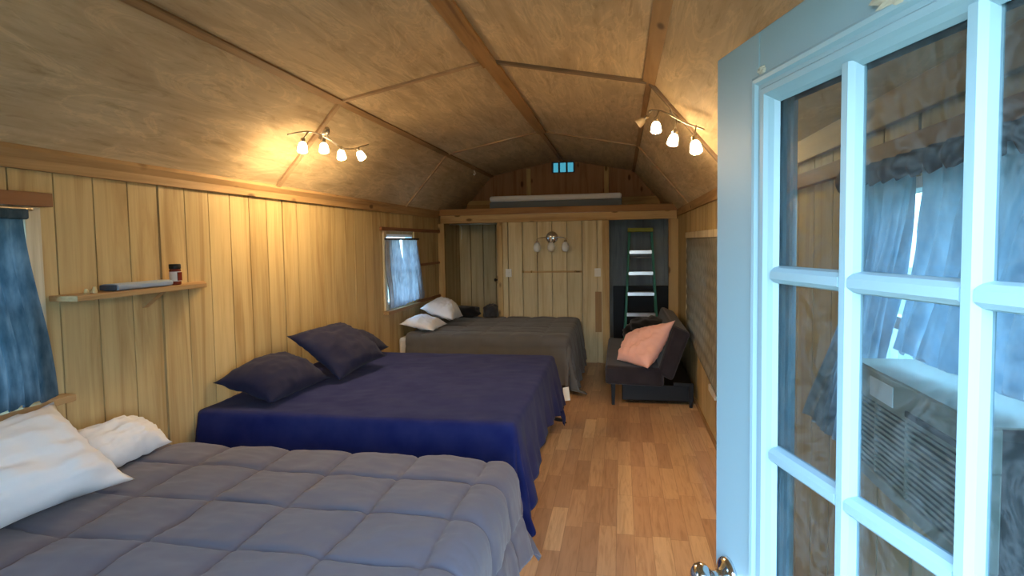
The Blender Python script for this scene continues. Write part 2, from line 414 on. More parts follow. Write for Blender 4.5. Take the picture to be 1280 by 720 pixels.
# loft platform
struct(MB().box(XL, XR, D, YB, 2.035, 2.11).build('floor_loft', M['brown_x']))
n_trim = [0]
def trim(mb, mat, bevel=.003, label=None):
    n_trim[0] += 1
    return struct(mb.build('trim_%d' % n_trim[0], mat, bevel=bevel), label)
trim(MB().box(XL, XR, D-.045, D, 2.032, 2.118), M['brown_x'])
trim(MB().box(XL+.04, XR-.015, D-.035, D-.0, 1.922, 2.030), M['pine_x'])
trim(MB().box(XL, -2.43, D-.035, D+.03, 0, 1.921), M['pine_z'])
trim(MB().box(-1.675, -1.605, D-.03, D+.05, 0, 1.921), M['pine_z'])
trim(MB().box(-.245, -.155, D-.03, D+.05, 0, 1.921), M['pine_z'])
trim(MB().box(.612, XR, D-.035, D+.03, 0, 1.921), M['pine_z'])
# ceiling: four slopes of plywood
def slope(a, b, y0, y1, t=.04):
    (xa, za), (xb, zb) = a, b
    n = Vector((-(zb-za), 0, xb-xa)).normalized()
    return [(xa, za), (xb, zb), (xb+n.x*t, zb+n.z*t), (xa+n.x*t, za+n.z*t)]
mb = MB()
PTS = [(XL, HL), PL, RG, PR, (XR, HR)]
for a, b in zip(PTS[:-1], PTS[1:]):
    mb.prism(slope(a, b, 0, 0), 1, YF-.1, YB+.08)
mb.prism([(XL, HL), (XL-.08, HL-.02), (XL-.05, HL+.06)], 1, YF-.1, YB+.08)
mb.prism([(XR, HR), (XR+.08, HR-.02), (XR+.05, HR+.06)], 1, YF-.1, YB+.08)
struct(mb.build('ceiling', M['ply']))
# battens on the plywood joints
def inward(a, b):
    n = Vector((-(b[1]-a[1]), 0, b[0]-a[0])).normalized(); return -n
def batten(a, b, y, w=.045, t=.016, mat='batten', yj=0.):
    n = inward(a, b)
    A = Vector((a[0], y, a[1]))+n*t/2; B = Vector((b[0], y+yj, b[1]))+n*t/2
    trim(MB().bar(A, B, (0, w/2, 0), n*t/2), M[mat], .002)
batten(PTS[0], PTS[1], Y1, .05); batten(PTS[1], PTS[2], Y1, .04)
batten(PTS[2], PTS[3], Y1, .045, .02, 'batten_dark'); batten(PTS[3], PTS[4], Y1, .05, .02, 'batten_dark')
for a, b in zip(PTS[:-1], PTS[1:]):
    batten(a, b, Y2, .042)
    batten(a, b, 1.36, .045)
def along(p, nvec, w, t, y0, y1, mat):
    n = Vector((nvec[0], 0, nvec[1])).normalized(); s = Vector((n.z, 0, -n.x))
    A = Vector((p[0], y0, p[1]))+n*t/2
    trim(MB().bar(A, A+Vector((0, y1-y0, 0)), s*w/2, n*t/2), M[mat], .002)
along((RG[0], RG[1]-.018), (0, -1), .11, .02, YF, Y1+.06, 'ridge')
along((RG[0]+.01, RG[1]-.016), (.05, -1), .10, .02, Y1+.06, Y2, 'ridge')
along((RG[0], RG[1]-.010), (0, -1), .05, .02, Y2, YB, 'purlin')
along((PL[0], PL[1]-.004), (.45, -.9), .050, .018, YF, YB, 'purlin')
along((PR[0]-.0, PR[1]-.004), (-.45, -.9), .085, .02, YF, Y1+.02, 'pine')
along((PR[0], PR[1]-.004), (-.45, -.9), .04, .014, Y1+.02, YB, 'purlin')
# boards along the wall tops
trim(MB().prism([(XL, 1.995), (XL+.022, 1.995), (XL+.022, 2.072), (XL, 2.072)], 1, YF, D-.05), M['pine'])
trim(MB().prism([(XL+.022, 2.04), (XL+.040, 2.076), (XL+.028, 2.098), (XL+.022, 2.09)], 1, YF, D-.05), M['pine'])
trim(MB().box(XR-.022, XR, YF, D-.05, 1.953, 2.040), M['pine'])
trim(MB().box(XL, XL+.012, D+.0, YB, .0, .05), M['pine'])
# gable wall studs, sill plates
trim(MB().box(-1.425, -1.362, YB-.035, YB, 2.11, 2.775), M['pine_z'])
trim(MB().box(-.245, -.178, YB-.035, YB, 2.11, 2.765), M['pine_z'])
trim(MB().box(-2.36, XR-.17, YB-.09, YB-.036, 2.11, 2.30), M['pine_x'])
# window 5, the little gable light: three panes
wg = sroot('window_1', (-.861, YB, 2.695))
mb = MB()
mb.box(WX[0], WX[1], YB-.004, YB+.05, WX[2], WX[2]+.010); mb.box(WX[0], WX[1], YB-.004, YB+.05, WX[3]-.010, WX[3])
for xx in (WX[0]+.005, WX[0]+.107, WX[0]+.224, WX[1]-.005): mb.box(xx-.012, xx+.012, YB-.004, YB+.05, WX[2]+.010, WX[3]-.010)
mb.build('window_frame', M['papercut'], wg)
MB().box(WX[0], WX[1], YB+.05, YB+.054, WX[2], WX[3]).build('pane', M['glass_gable'], wg)

def side_window(name, x, s, y0, y1, z0, z1, mid=True):
    """window set into the side wall; s = +1 when outside is towards +x"""
    r = sroot(name, (x, (y0+y1)/2, z0))
    mb = MB(); t = .03
    xa, xb = sorted((x+s*.0, x+s*.09))
    mb.box(xa, xb, y0, y0+t, z0, z1); mb.box(xa, xb, y1-t, y1, z0, z1)
    mb.box(xa, xb, y0+t, y1-t, z0, z0+t); mb.box(xa, xb, y0+t, y1-t, z1-t, z1)
    mb.build('window_frame', M['winwhite'], r, bevel=.002)
    if mid:
        zc = (z0+z1)/2; xc, xd = sorted((x+s*.05, x+s*.08))
        MB().box(xc, xd, y0+t, y1-t, zc-.018, zc+.018).build('meeting_rail', M['winwhite'], r)
    xc, xd = sorted((x+s*.064, x+s*.068))
    MB().box(xc, xd, y0+t, y1-t, z0+t, z1-t).build('pane', M['glass'], r)
    return r
side_window('window_2', XL, -1, *W1)
side_window('window_3', XL, -1, *W2)
side_window('window_4', XR, 1, *W3)
side_window('window_5', XR, 1, *W4)
# trim boards of the left windows
trim(MB().box(XL, XL+.05, 1.05, 2.205, 1.838, 1.898), M['redboard'])
trim(MB().box(XL, XL+.075, 1.02, 2.24, .962, .992), M['pine'])
trim(MB().box(XL, XL+.026, 2.093, 2.165, .993, 1.836), M['paleframe'])
trim(MB().box(XL, XL+.03, 5.90, 7.93, 1.795, 1.835), M['redboard'])
trim(MB().box(XL, XL+.022, 5.965, 6.035, .93, 1.794), M['paleframe'])
trim(MB().box(XL, XL+.022, 6.905, 6.96, .93, 1.794), M['pine_z'])
trim(MB().box(XL, XL+.06, 5.95, 7.0, .885, .925), M['pine'])
trim(MB().box(XL, XL+.022, 6.965, 7.93, 1.365, 1.395), M['redboard'])
trim(MB().box(XL, XL+.022, 7.0, 7.93, .90, .935), M['redboard'])
# header board above the near right window
trim(MB().box(XR-.03, XR, .62, 2.86, 1.850, 1.905), M['redboard'])
# baseboard
struct(MB().box(XR-.012, XR, YF, D-.04, 0, .045).build('baseboard_right', M['pine']))
struct(MB().box(XL, XL+.012, YF, D-.04, 0, .045).build('baseboard_left', M['pine']))
# ground outside
struct(MB().box(-30, 30, -30, 40, -.35, -.30).build('ground', M['soil']))
# entrance jamb
trim(MB().box(FX0, FX0+.03, YF-.1, YF+.0, 0, FZ-.03).box(FX1-.025, FX1, YF-.1, YF, 0, FZ-.03).box(FX0, FX1, YF-.1, YF, FZ-.03, FZ), M['door'])

# ------------------------------------------------------------------ french door
DC = (.2012, 1.3184, 0); PHI = math.atan2(-.9625, .2713); DW, DH, DT = 1.05, 2.025, .044
dr = sroot('door_1', DC, PHI)
dr['label'] = 'open white entry door with fifteen glass panes'
OX = [(.232, .404), (.437, .611), (.643, .817)]
OZ = [(1.602, 1.888), (1.279, 1.570), (.956, 1.247), (.633, .924), (.310, .601)]
z_b = .012
mb = MB()
x0, x1, zt0, zt1 = .175, .874, .253, 1.930
mb.box(0, x0, 0, DT, z_b, DH); mb.box(x1, DW, 0, DT, z_b, DH)
mb.box(x0, x1, 0, DT, z_b, zt0); mb.box(x0, x1, 0, DT, zt1, DH)
mb.build('door_slab', M['door'], dr, bevel=.003, local=True)
# moulding that frames the glass: stepped profile, mitred
def moulding(side, face):
    mb = MB()
    # profile points (distance inward from outer rectangle, height off the door face)
    prof = [(0, 0), (.002, .009), (.008, .012), (.016, .011), (.022, .006), (.030, .006), (.034, .010), (.046, .010), (.052, .004), (.060, -.002), (.066, -.010)]
    xa, xb, za, zb = .163, .886, .241, 1.943
    rings = []
    for d, h in prof:
        y = face - side*h
        rings.append([mb.bm.verts.new(v) for v in ((xa+d, y, za+d*.85), (xb-d, y, za+d*.85), (xb-d, y, zb-d*.85), (xa+d, y, zb-d*.85))])
    for i in range(len(rings)-1):
        for k in range(4):
            mb.bm.faces.new((rings[i][k], rings[i][(k+1) % 4], rings[i+1][(k+1) % 4], rings[i+1][k]))
    o = mb.build('glazing_frame', M['door'], dr, local=True)
    return o
moulding(1, 0.0); moulding(-1, DT)
def muntin_profile(cx_, w_, f):
    # cross-section (offset, depth): stepped bar
    return [(cx_-w_/2, f+.012), (cx_-w_/2+.003, f+.002), (cx_-w_/2+.006, f-.001), (cx_-w_*.2, f-.005), (cx_+w_*.2, f-.005), (cx_+w_/2-.006, f-.001), (cx_+w_/2-.003, f+.002), (cx_+w_/2, f+.012)]
for (a, b) in ((.404, .437), (.611, .643)):
    c_, w_ = (a+b)/2, b-a
    mb = MB()
    pf = muntin_profile(c_, w_, 0) + [(c_+w_/2, .017), (c_+w_*.2, .023), (c_-w_*.2, .023), (c_-w_/2, .017)]
    mb.prism(pf, 2, .30, 1.895)
    mb.build('muntin', M['door'], dr, local=True)
for i in range(4):
    zc = (OZ[i][0]+OZ[i+1][1])/2; w_ = OZ[i][0]-OZ[i+1][1]
    mb = MB()
    for xa, xb in OX:
        pf = muntin_profile(zc, w_, 0) + [(zc+w_/2, .017), (zc+w_*.2, .023), (zc-w_*.2, .023), (zc-w_/2, .017)]
        pf = [(y, z) for z, y in pf]
        mb.prism(pf, 0, xa-.006, xb+.006)
    mb.build('muntin', M['door'], dr, local=True)
MB().box(.222, .828, .0125, .0155, .300, 1.898).build('pane', M['doorglass'], dr, local=True)
# knob
kn = MB().lathe([(.041, 0), (.0415, .004), (.039, .010), (.031, .015), (.020, .019), (.015, .025), (.0145, .036), (.020, .043), (.029, .050), (.0325, .060), (.030, .070), (.021, .077), (.007, .079)], (.066, 0, .944), (0, -1, 0), 32)
kn.build('door_knob', M['chrome'], dr, smooth=True, local=True)['label'] = 'polished metal door knob'
kn = MB().lathe([(.036, 0), (.034, .010), (.026, .014), (.013, .020), (.0115, .034), (.026, .048), (.0285, .058), (.026, .067), (.006, .075)], (.066, DT, .944), (0, 1, 0), 32)
kn.build('door_knob', M['chrome'], dr, smooth=True, local=True)['label'] = 'polished metal door knob'
# peeling paint on the top rail
random.seed(5)
def peel(cx_, cz, rx, rz, seed, y=-.0022):
    mb = MB(); n = 26; ring = []
    cen = mb.bm.verts.new((cx_, y-.0012, cz))
    mid = []
    for k in range(n):
        a = 2*math.pi*k/n; q = 1+.38*noise.noise(Vector((math.cos(a)*2.1, math.sin(a)*2.1, seed)))
        ring.append(mb.bm.verts.new((cx_+rx*q*math.cos(a), y+.0026, cz+rz*q*math.sin(a))))
        mid.append(mb.bm.verts.new((cx_+.7*rx*q*math.cos(a), y-.002*random.random(), cz+.7*rz*q*math.sin(a))))
    for k in range(n):
        mb.bm.faces.new((ring[k], ring[(k+1) % n], mid[(k+1) % n], mid[k])); mb.bm.faces.new((mid[k], mid[(k+1) % n], cen))
    o = mb.build('peeling_paint', M['peel'], dr, local=True); o['label'] = 'rough patch of peeled tan paint'
peel(.530, 1.948, .050, .017, 1.3, -.012); peel(.186, 1.952, .014, .008, 4.2, -.003)

# ------------------------------------------------------------------ bedding
def drape(name, mat, x0, x1, ya, yb, z, foot, near, far, r=.05, quilt=None, seed=1, flare=.10, fold=.018, res=.022, wr=.004, hem=None, solid=.012, floorz=.03, sag=0):
    xe, yn, yf = x1-r, ya+r, yb-r
    s1 = xe+foot; t0 = yn-near; t1 = yf+far
    nu = int((s1-x0)/res); nv = int((t1-t0)/res)
    arc = r*math.pi/2
    def fn(u, v):
        s = x0+(s1-x0)*u; t = t0+(t1-t0)*v
        if hem:
            k = hem(max(0, min(1, (t-ya)/(yb-ya))))
            if s > xe: s = xe+(s-xe)*k
        ox = max(0., s-xe); oy = (yn-t) if t < yn else (t-yf if t > yf else 0.)
        sg = -1 if t < yn else 1
        d = math.hypot(ox, oy)
        bx, by = min(s, xe), max(yn, min(yf, t))
        if d > 1e-9: dx, dy = ox/d, sg*oy/d
        else: dx = dy = 0
        if d <= arc:
            a = d/r; out = r*math.sin(a); dn = r*(1-math.cos(a))
        else:
            q = d-arc; out = r+flare*q; dn = r+q*math.sqrt(max(0, 1-flare*flare))
        # folds in the hanging part
        hang = max(0, dn-.04)
        tang = (t if abs(dx) > abs(dy) else s)
        ang = math.atan2(dy, dx)
        corner = min(abs(dx), abs(dy))*1.4
        out += fold*(hang/.4)*(math.sin(tang*17+seed+2.*noise.noise(Vector((tang*2, seed, 0))))+.6*math.sin(tang*31+seed*2)) + corner*fold*2.2*math.sin(ang*9+seed)*(hang/.4)
        zz = z-dn
        if quilt:
            cx_, cy2, px, py, A = quilt
            wob = .012*noise.noise(Vector((s*3, t*3, seed)))
            a = abs(math.sin(math.pi*(s-px+wob)/cx_)); b = abs(math.sin(math.pi*(t-py+wob)/cy2))
            pf = A*(.6*(1-math.exp(-a*13))*(1-math.exp(-b*13))+.4*a*b)-A*.6
        else: pf = 0
        wv = wr*(noise.noise(Vector((s*9, t*14, seed+3)))*.6+noise.noise(Vector((s*3, t*5, seed)))*1.2+.35*(1-abs(noise.noise(Vector((s*8, t*22+s*5, seed+7)))))**5+(.5*min(1, dn*8)*noise.noise(Vector((t*40, dn*6, seed+5)))))
        nn = pf+wv
        k = min(1, dn/r)
        X = bx+dx*(out+nn*k); Y = by+dy*(out+nn*k); Z = zz+nn*(1-k)
        if sag: Z -= sag*math.exp(-((Y-yb)/.5)**2)*0
        if Z < floorz:
            ex = floorz-Z; X += dx*ex*.5; Y += dy*ex*.5; Z = floorz+.004*math.sin(tang*40)
        return (X, Y, Z)
    mb = MB(); mb.grid(fn, nu, nv)
    return mb.build(name, mat, smooth=True, solid=solid)
def bed(label, x0, x1, y0, y1, ztop, mt=.26, group=None):
    t = thing('bed', label, 'bed', ((x0+x1)/2, (y0+y1)/2, 0), group)
    def rounded(u, v): pass
    mb = MB().box(x0, x1, y0, y1, ztop-mt, ztop)
    mb.build('mattress', M['mattress'], t, bevel=.035, smooth=False)
    MB().box(x0+.02, x1-.04, y0+.02, y1-.02, .20, ztop-mt-.002).build('bed_base', M['black'], t, bevel=.01)
    for xx in (x0+.12, x1-.16):
        for yy in (y0+.12, (y0+y1)/2, y1-.12):
            MB().lathe([(.022, 0), (.022, .01), (.016, .02), (.016, .199)], (xx, yy, 0)).build('leg', M['black'], t)
    return t
# bed 1, nearest: grey quilted comforter
bed('nearest bed, low and wide, under the quilted blue-grey comforter', XL+.02, -.50, 1.12, 2.66, .585)
tag(drape('comforter', M['grey'], XL+.035, -.485, 1.09, 2.69, .628, .44, .42, .37, r=.085, quilt=(.335, .33, -.965, 1.725, .036), seed=2.2, flare=.15, fold=.016, wr=.009, floorz=.05, res=.012),
    'blue-grey comforter quilted in large squares on the nearest bed', 'comforter')
# bed 2: navy sheet
bed('middle bed covered by the navy sheet', XL+.02, -.575, 3.07, 4.99, .655)
hem2 = lambda k: .98-.28*math.sin(math.pi*min(1, k*1.15)*.9) if k < .85 else .86
SHEET = tag(drape('bed_sheet', M['navy'], XL+.03, -.562, 3.055, 5.00, .674, .52, .585, .50, r=.035, seed=5.1, flare=.17, fold=.016, wr=.005, hem=hem2, floorz=.03, solid=.004),
    'navy blue sheet draped over the middle bed, corner hanging to the floor', 'bed sheet')
# bed 3: charcoal comforter against the partition
bed('farthest bed, against the paneled partition wall', XL+.02, -.56, 6.30, 7.88, .585)
tag(drape('comforter', M['grey_far'], -2.40, -.54, 6.27, 7.915, .622, .58, .56, .02, r=.06, quilt=(.34, .40, -.86, 6.56, .028), seed=8.4, flare=.12, fold=.02, wr=.006, floorz=.06),
    'charcoal grey comforter on the farthest bed by the partition', 'comforter')
tg = MB().bar((-.478, 5.16, .235), (-.492, 5.18, .35), (.024, .02, 0), (.001, .001, 0))
tg.build('care_tag', M['whiteplastic'], SHEET)['label'] = 'small white care tag'
tag(MB().tube([(-.66, 5.36, .012), (-.58, 5.30, .02), (-.53, 5.30, .012), (-.50, 5.24, .008)], [.012, .018, .014, .007]).build('black_strap', M['black'], smooth=True), 'short black strap lying on the floor at the foot of the middle bed', 'strap')
# ------------------------------------------------------------------ pillows
def pillow(name, mat, c00, c10, c11, c01, th=.16, seed=1, up=.72, pinch=.07, wr=.012, n=34):
    """soft pillow spanned by four corner points; up = share of the thickness on the normal side"""
    c00, c10, c11, c01 = map(Vector, (c00, c10, c11, c01))
    nrm = ((c10-c00)+(c11-c01)).cross((c01-c00)+(c11-c10)).normalized()
    cen = (c00+c10+c11+c01)/4
    def pt(u, v, side):
        a, b = 2*u-1, 2*v-1
        p = c00*(1-u)*(1-v)+c10*u*(1-v)+c11*u*v+c01*(1-u)*v
        # edges drawn in between the corners
        p = p + (cen-p)*pinch*((1-a*a)*abs(b)**3+(1-b*b)*abs(a)**3)*1.3
        h = max(0, (1-abs(a)**2.6))**.62*max(0, (1-abs(b)**2.6))**.62
        edge = (1-h)
        w1 = noise.noise(Vector((a*2.3, b*2.3, seed)))*wr*1.3*h
        w3 = noise.noise(Vector((a*13+b*5, b*11-a*4, seed*2)))*wr*.28*min(1, h*3)
        w4 = (1-abs(noise.noise(Vector((a*3.1+seed, b*3.1+a*2, seed+20)))))**6*wr*.55*min(1, h*2.5)
        w2 = w3+w4+(noise.noise(Vector((a*7+seed, b*2.5, seed)))+noise.noise(Vector((a*2.5, b*7, seed+4))))*wr*.55*min(1, h*3)
        hh = th*(up if side > 0 else 1-up)*h
        return p+nrm*(side*hh+(w1+w2))
    mb = MB(); bm = mb.bm
    top = [[bm.verts.new(pt(i/n, j/n, 1)) for j in range(n+1)] for i in range(n+1)]
    bot = [[(top[i][j] if i in (0, n) or j in (0, n) else bm.verts.new(pt(i/n, j/n, -1))) for j in range(n+1)] for i in range(n+1)]
    for i in range(n):
        for j in range(n):
            bm.faces.new((top[i][j], top[i+1][j], top[i+1][j+1], top[i][j+1]))
            bm.faces.new((bot[i][j], bot[i][j+1], bot[i+1][j+1], bot[i+1][j]))
    return mb.build(name, mat, smooth=True)
ZB1, ZB2, ZB3 = .645, .680, .640
tag(pillow('pillow', M['white'], (-2.47, 2.02, .80), (-2.19, 2.00, ZB1+.02), (-2.27, 2.60, ZB1+.01), (-2.475, 2.60, .76), .16, 3.1, wr=.018, pinch=.09),
    'white pillow on the nearest bed, behind the larger leaning one', 'pillow')
tag(pillow('pillow', M['white'], (-2.46, 1.26, .93), (-2.13, 1.34, ZB1+.02), (-2.08, 2.16, ZB1+.005), (-2.41, 2.10, .995), .19, 7.7, wr=.024, up=.8, pinch=.12),
    'large white pillow on the nearest bed leaning on the wall, a peaked corner on top', 'pillow')
tag(pillow('pillow', M['navy_pil'], (-2.46, 3.16, .82), (-2.06, 3.14, ZB2+.03), (-2.03, 3.82, ZB2+.03), (-2.46, 3.86, .84), .20, 1.2),
    'navy pillow at the near side of the middle bed, against the wall', 'pillow')
tag(pillow('pillow', M['navy_pil'], (-2.45, 4.22, .84), (-2.02, 4.22, ZB2+.02), (-2.05, 4.94, ZB2+.05), (-2.45, 4.92, .86), .19, 2.9),
    'navy pillow at the far side of the middle bed, mostly behind the leaning one', 'pillow')
tag(pillow('pillow', M['navy_pil'], (-2.30, 3.72, 1.02), (-1.93, 3.76, .705), (-1.85, 4.40, .76), (-2.26, 4.45, 1.02), .17, 6.3, wr=.014, up=.65),
    'square-set navy pillow leaning on top of the two other navy pillows', 'pillow')
tag(pillow('pillow', M['white'], (-2.49, 6.30, ZB3+.10), (-2.10, 6.35, ZB3+.02), (-2.08, 6.85, ZB3+.03), (-2.48, 6.85, ZB3+.10), .13, 9.1),
    'white pillow lying flat at the head of the farthest bed', 'pillow')
tag(pillow('pillow', M['white'], (-2.42, 6.82, .86), (-1.98, 6.72, ZB3+.10), (-2.00, 7.28, ZB3+.07), (-2.40, 7.40, .87), .22, 4.4, wr=.016),
    'plump white pillow propped on top of the flat one on the farthest bed', 'pillow')

# ------------------------------------------------------------------ ceiling track lights
def rail_light(label, path, canopy, nrm, shades):
    r = thing('track_light', label, 'ceiling light', canopy)
    nrm = Vector(nrm)
    MB().lathe([(.055, 0), (.055, .012), (.045, .022), (.012, .028)], canopy, nrm, 28).build('canopy', M['nickel'], r, smooth=True)
    mid = Vector(path[len(path)//2])
    MB().tube([Vector(canopy)+nrm*.02, mid], .006).build('stem', M['nickel'], r, smooth=True)
    # smooth wavy rail through the path
    P = [Vector(p) for p in path]; pts = []
    for i in range(len(P)-1):
        p0, p1, p2, p3 = P[max(i-1, 0)], P[i], P[i+1], P[min(i+2, len(P)-1)]
        for k in range(8):
            t = k/8
            pts.append(.5*((2*p1)+(p2-p0)*t+(2*p0-5*p1+4*p2-p3)*t*t+(3*p1-p0-3*p2+p3)*t**3))
    pts.append(P[-1])
    MB().tube(pts, .0055).build('rail', M['nickel'], r, smooth=True)
    for at, c, dr_, state in shades:
        c = Vector(c); d = Vector(dr_).normalized(); at = Vector(at); b = c-d*.045
        am = MB().tube([at, at*.35+b*.65, b], .0045).build('arm', M['nickel'], r, smooth=True)
        MB().lathe([(.010, 0), (.016, .004), (.016, .030), (.012, .034)], c-d*.052, d, 16).build('lamp_holder', M['nickel'], am, smooth=True)
        prof = [(.013, -.024), (.021, -.017), (.027, -.004), (.031, .014), (.034, .038), (.031, .0385)]
        o = MB().lathe(prof, c, d, 24).build('lamp_shade', M[{'on': 'lit', 'dim': 'lit_dim', 'off': 'frost_off'}[state]], am, smooth=True)
        if state != 'off':
            MB().lathe([(.0300, .0380), (.0305, .041), (.024, .047), (.012, .051), (.002, .052)], c, d, 20).build('bulb', M['bulb'], am, smooth=True)
        o['label'] = {'on': 'glowing bell-shaped shade', 'dim': 'glowing tilted shade', 'off': 'unlit frosted shade'}[state]
    return r
rail_light('wavy-rail light with four glowing shades on the left ceiling slope',
           [(-2.15, 3.58, 2.38), (-2.09, 3.74, 2.425), (-2.085, 3.96, 2.425), (-2.11, 4.22, 2.40), (-2.11, 4.42, 2.41), (-2.05, 4.62, 2.475)],
           (-2.16, 4.07, 2.48), (.75, 0, -.662),
           [((-2.09, 3.74, 2.425), (-2.08, 3.64, 2.315), (0, -.15, -1), 'on'), ((-2.09, 3.93, 2.425), (-2.05, 3.87, 2.345), (.05, 0, -1), 'on'),
            ((-2.105, 4.20, 2.40), (-2.055, 4.14, 2.335), (.1, 0, -1), 'on'), ((-2.11, 4.42, 2.41), (-2.02, 4.39, 2.365), (.3, .35, -.8), 'dim')])
rail_light('wavy-rail light on the right ceiling slope, its far shade dark',
           [(.20, 4.32, 2.56), (.225, 4.18, 2.535), (.274, 3.92, 2.465), (.335, 3.74, 2.385), (.39, 3.60, 2.32), (.45, 3.40, 2.25)],
           (.366, 4.09, 2.475), (-.769, 0, -.639),
           [((.215, 4.22, 2.545), (.150, 4.30, 2.488), (-.7, .1, -.5), 'off'), ((.25, 4.03, 2.50), (.224, 3.90, 2.378), (0, -.05, -1), 'on'),
            ((.335, 3.74, 2.385), (.316, 3.70, 2.262), (-.25, 0, -1), 'dim'), ((.42, 3.49, 2.29), (.403, 3.38, 2.165), (.1, -.25, -1), 'on')])
# small pale pull hanging from the left purlin
t = thing('ceiling_hook', 'small pale hook hanging from the ceiling strip above the loft edge', 'hook', (-2.0, 8.02, 2.655))
MB().tube([(-2.0, 8.02, 2.668), (-2.0, 8.02, 2.64), (-1.985, 8.02, 2.61), (-2.0, 8.02, 2.59), (-2.015, 8.02, 2.605)], .009).build('hook', M['whiteplastic'], t, smooth=True)

# ------------------------------------------------------------------ vanity light on the partition
vc = Vector((-.921, D, 1.705))
t = thing('wall_sconce', 'chrome three-arm wall light with frosted shades, unlit, on the partition', 'wall light', vc)
MB().lathe([(.085, 0), (.085, .006), (.075, .018), (.055, .026), (.045, .030), (.02, .036)], vc, (0, -1, 0), 36, sx=1.0).build('backplate', M['chrome'], t, smooth=True)
for dx in (-.19, 0, .19):
    a = vc+Vector((0, -.03, 0)); e_ = Vector((vc.x+dx, D-.105, 1.655))
    am = MB().tube([a, a+Vector((dx*.35, -.035, .005)), Vector((vc.x+dx*.85, D-.095, 1.70)), Vector((vc.x+dx, D-.105, 1.685)), e_], .006).build('arm', M['chrome'], t, smooth=True)
    MB().lathe([(.012, 0), (.020, -.006), (.020, -.024), (.012, -.028)], (e_.x, e_.y, 1.665), (0, 0, 1), 16).build('lamp_holder', M['chrome'], am, smooth=True)
    MB().lathe([(.020, 0), (.038, -.02), (.049, -.05), (.051, -.075), (.044, -.105), (.032, -.122), (.012, -.128)], (e_.x, e_.y, 1.640), (0, 0, 1), 24).build('lamp_shade', M['frost'], am, smooth=True)
# hook rail and its hooks
t = thing('hook_rail', 'thin wooden rail with small metal hooks on the partition', 'hook rail', (-.95, D, 1.24))
MB().box(-1.34, -.52, D-.014, D, 1.226, 1.250).build('rail', M['pine_x'], t, bevel=.002)
for hx in (-1.313, -1.202, -.60):
    MB().tube([(hx, D-.014, 1.252), (hx, D-.030, 1.250), (hx, D-.040, 1.232), (hx, D-.052, 1.238), (hx, D-.055, 1.256)], .007).build('hook', M['brass'], t, smooth=True)
for nm, px, lab in (('a', -1.526, 'white light switch on the partition beside the left doorway'), ('b', -.311, 'white light switch on the partition beside the right doorway')):
    t = thing('light_switch', lab, 'light switch', (px, D, 1.225))
    MB().box(px-.042, px+.042, D-.006, D, 1.17, 1.282).build('cover_plate', M['whiteplastic'], t, bevel=.002)
    MB().box(px-.008, px+.008, D-.014, D-.006, 1.212, 1.240).build('toggle', M['whiteplastic'], t, bevel=.001)
tag(MB().box(-.345, -.262, D-.012, D, .42, .965).build('wood_plank', M['patch'], bevel=.002), 'short darker plank fixed upright on the partition beside the ladder doorway', 'plank')
# black latch on the left jamb
t = thing('door_latch', 'black latch on the jamb of the left doorway', 'latch', (-1.675, D, 1.13))
MB().box(-1.684, -1.675, D-.02, D+.02, 1.08, 1.19).build('latch_plate', M['black'], t)
MB().lathe([(.010, 0), (.010, .018), (.022, .024), (.022, .042), (.008, .048)], (-1.684, D, 1.13), (-1, 0, 0), 16).build('latch_knob', M['black'], t, smooth=True)
# closet rod
t = thing('closet_rod', 'pale closet rod inside the left doorway', 'rod', (-2.05, 8.5, 1.93))
MB().tube([(XL+.002, 8.5, 1.925), (-1.602, 8.5, 1.925)], .011, 12).build('rod', M['whiteplastic'], t, smooth=True)
MB().tube([(-2.38, 8.5, 1.935), (-2.34, 8.5, 1.89), (-2.33, 8.5, 1.80), (-2.34, 8.5, 1.70)], .008).build('hanging_cord', M['whiteplastic'], t, smooth=True)
# things on the far end of the far bed, in the left doorway
def blob(name, mat, c, rad, seed, n=20, amp=.18, flat=None):
    mb = MB(); c = Vector(c)
    bmesh.ops.create_icosphere(mb.bm, subdivisions=4, radius=1)
    for v in mb.bm.verts:
        d = v.co.normalized()
        k = 1+amp*noise.noise(d*1.8+Vector((seed, 0, 0)))+amp*.5*noise.noise(d*4.5+Vector((seed, 3, 0)))
        sq = (abs(d.x)**3+abs(d.y)**3+abs(d.z)**3)**(-1/3)
        p = d*k*sq
        v.co = Vector((c.x+p.x*rad[0], c.y+p.y*rad[1], c.z+p.z*rad[2]))
        if flat is not None and v.co.z < flat: v.co.z = flat
    return mb.build(name, mat, smooth=True)
tag(blob('black_bag', M['blackcloth'], (-2.08, 7.74, .705), (.185, .12, .085), 2, flat=.642), 'black soft bag on the far corner of the farthest bed', 'bag')
tag(blob('folded_clothes', M['dark_grey_cloth'], (-1.745, 7.78, .70), (.10, .10, .11), 6, flat=.642), 'dark grey bundle of cloth beside the black bag', 'cloth')

# ------------------------------------------------------------------ loft mattress
t = thing('loft_mattress', 'bare mattress with white top and grey side lying in the loft', 'mattress', (-.92, 8.35, 2.111))
def slab(x0, x1, y0, y1, z0, z1, r=.04):
    mb = MB().box(x0, x1, y0, y1, z0, z1); return mb
mm = slab(-1.84, .015, 8.22, 8.95, 2.112, 2.225); mm.build('mattress_side', M['mattress_grey'], t, bevel=.02)
mm = slab(-1.84, .015, 8.22, 8.95, 2.226, 2.305); mm.build('mattress_top', M['white'], t, bevel=.03)

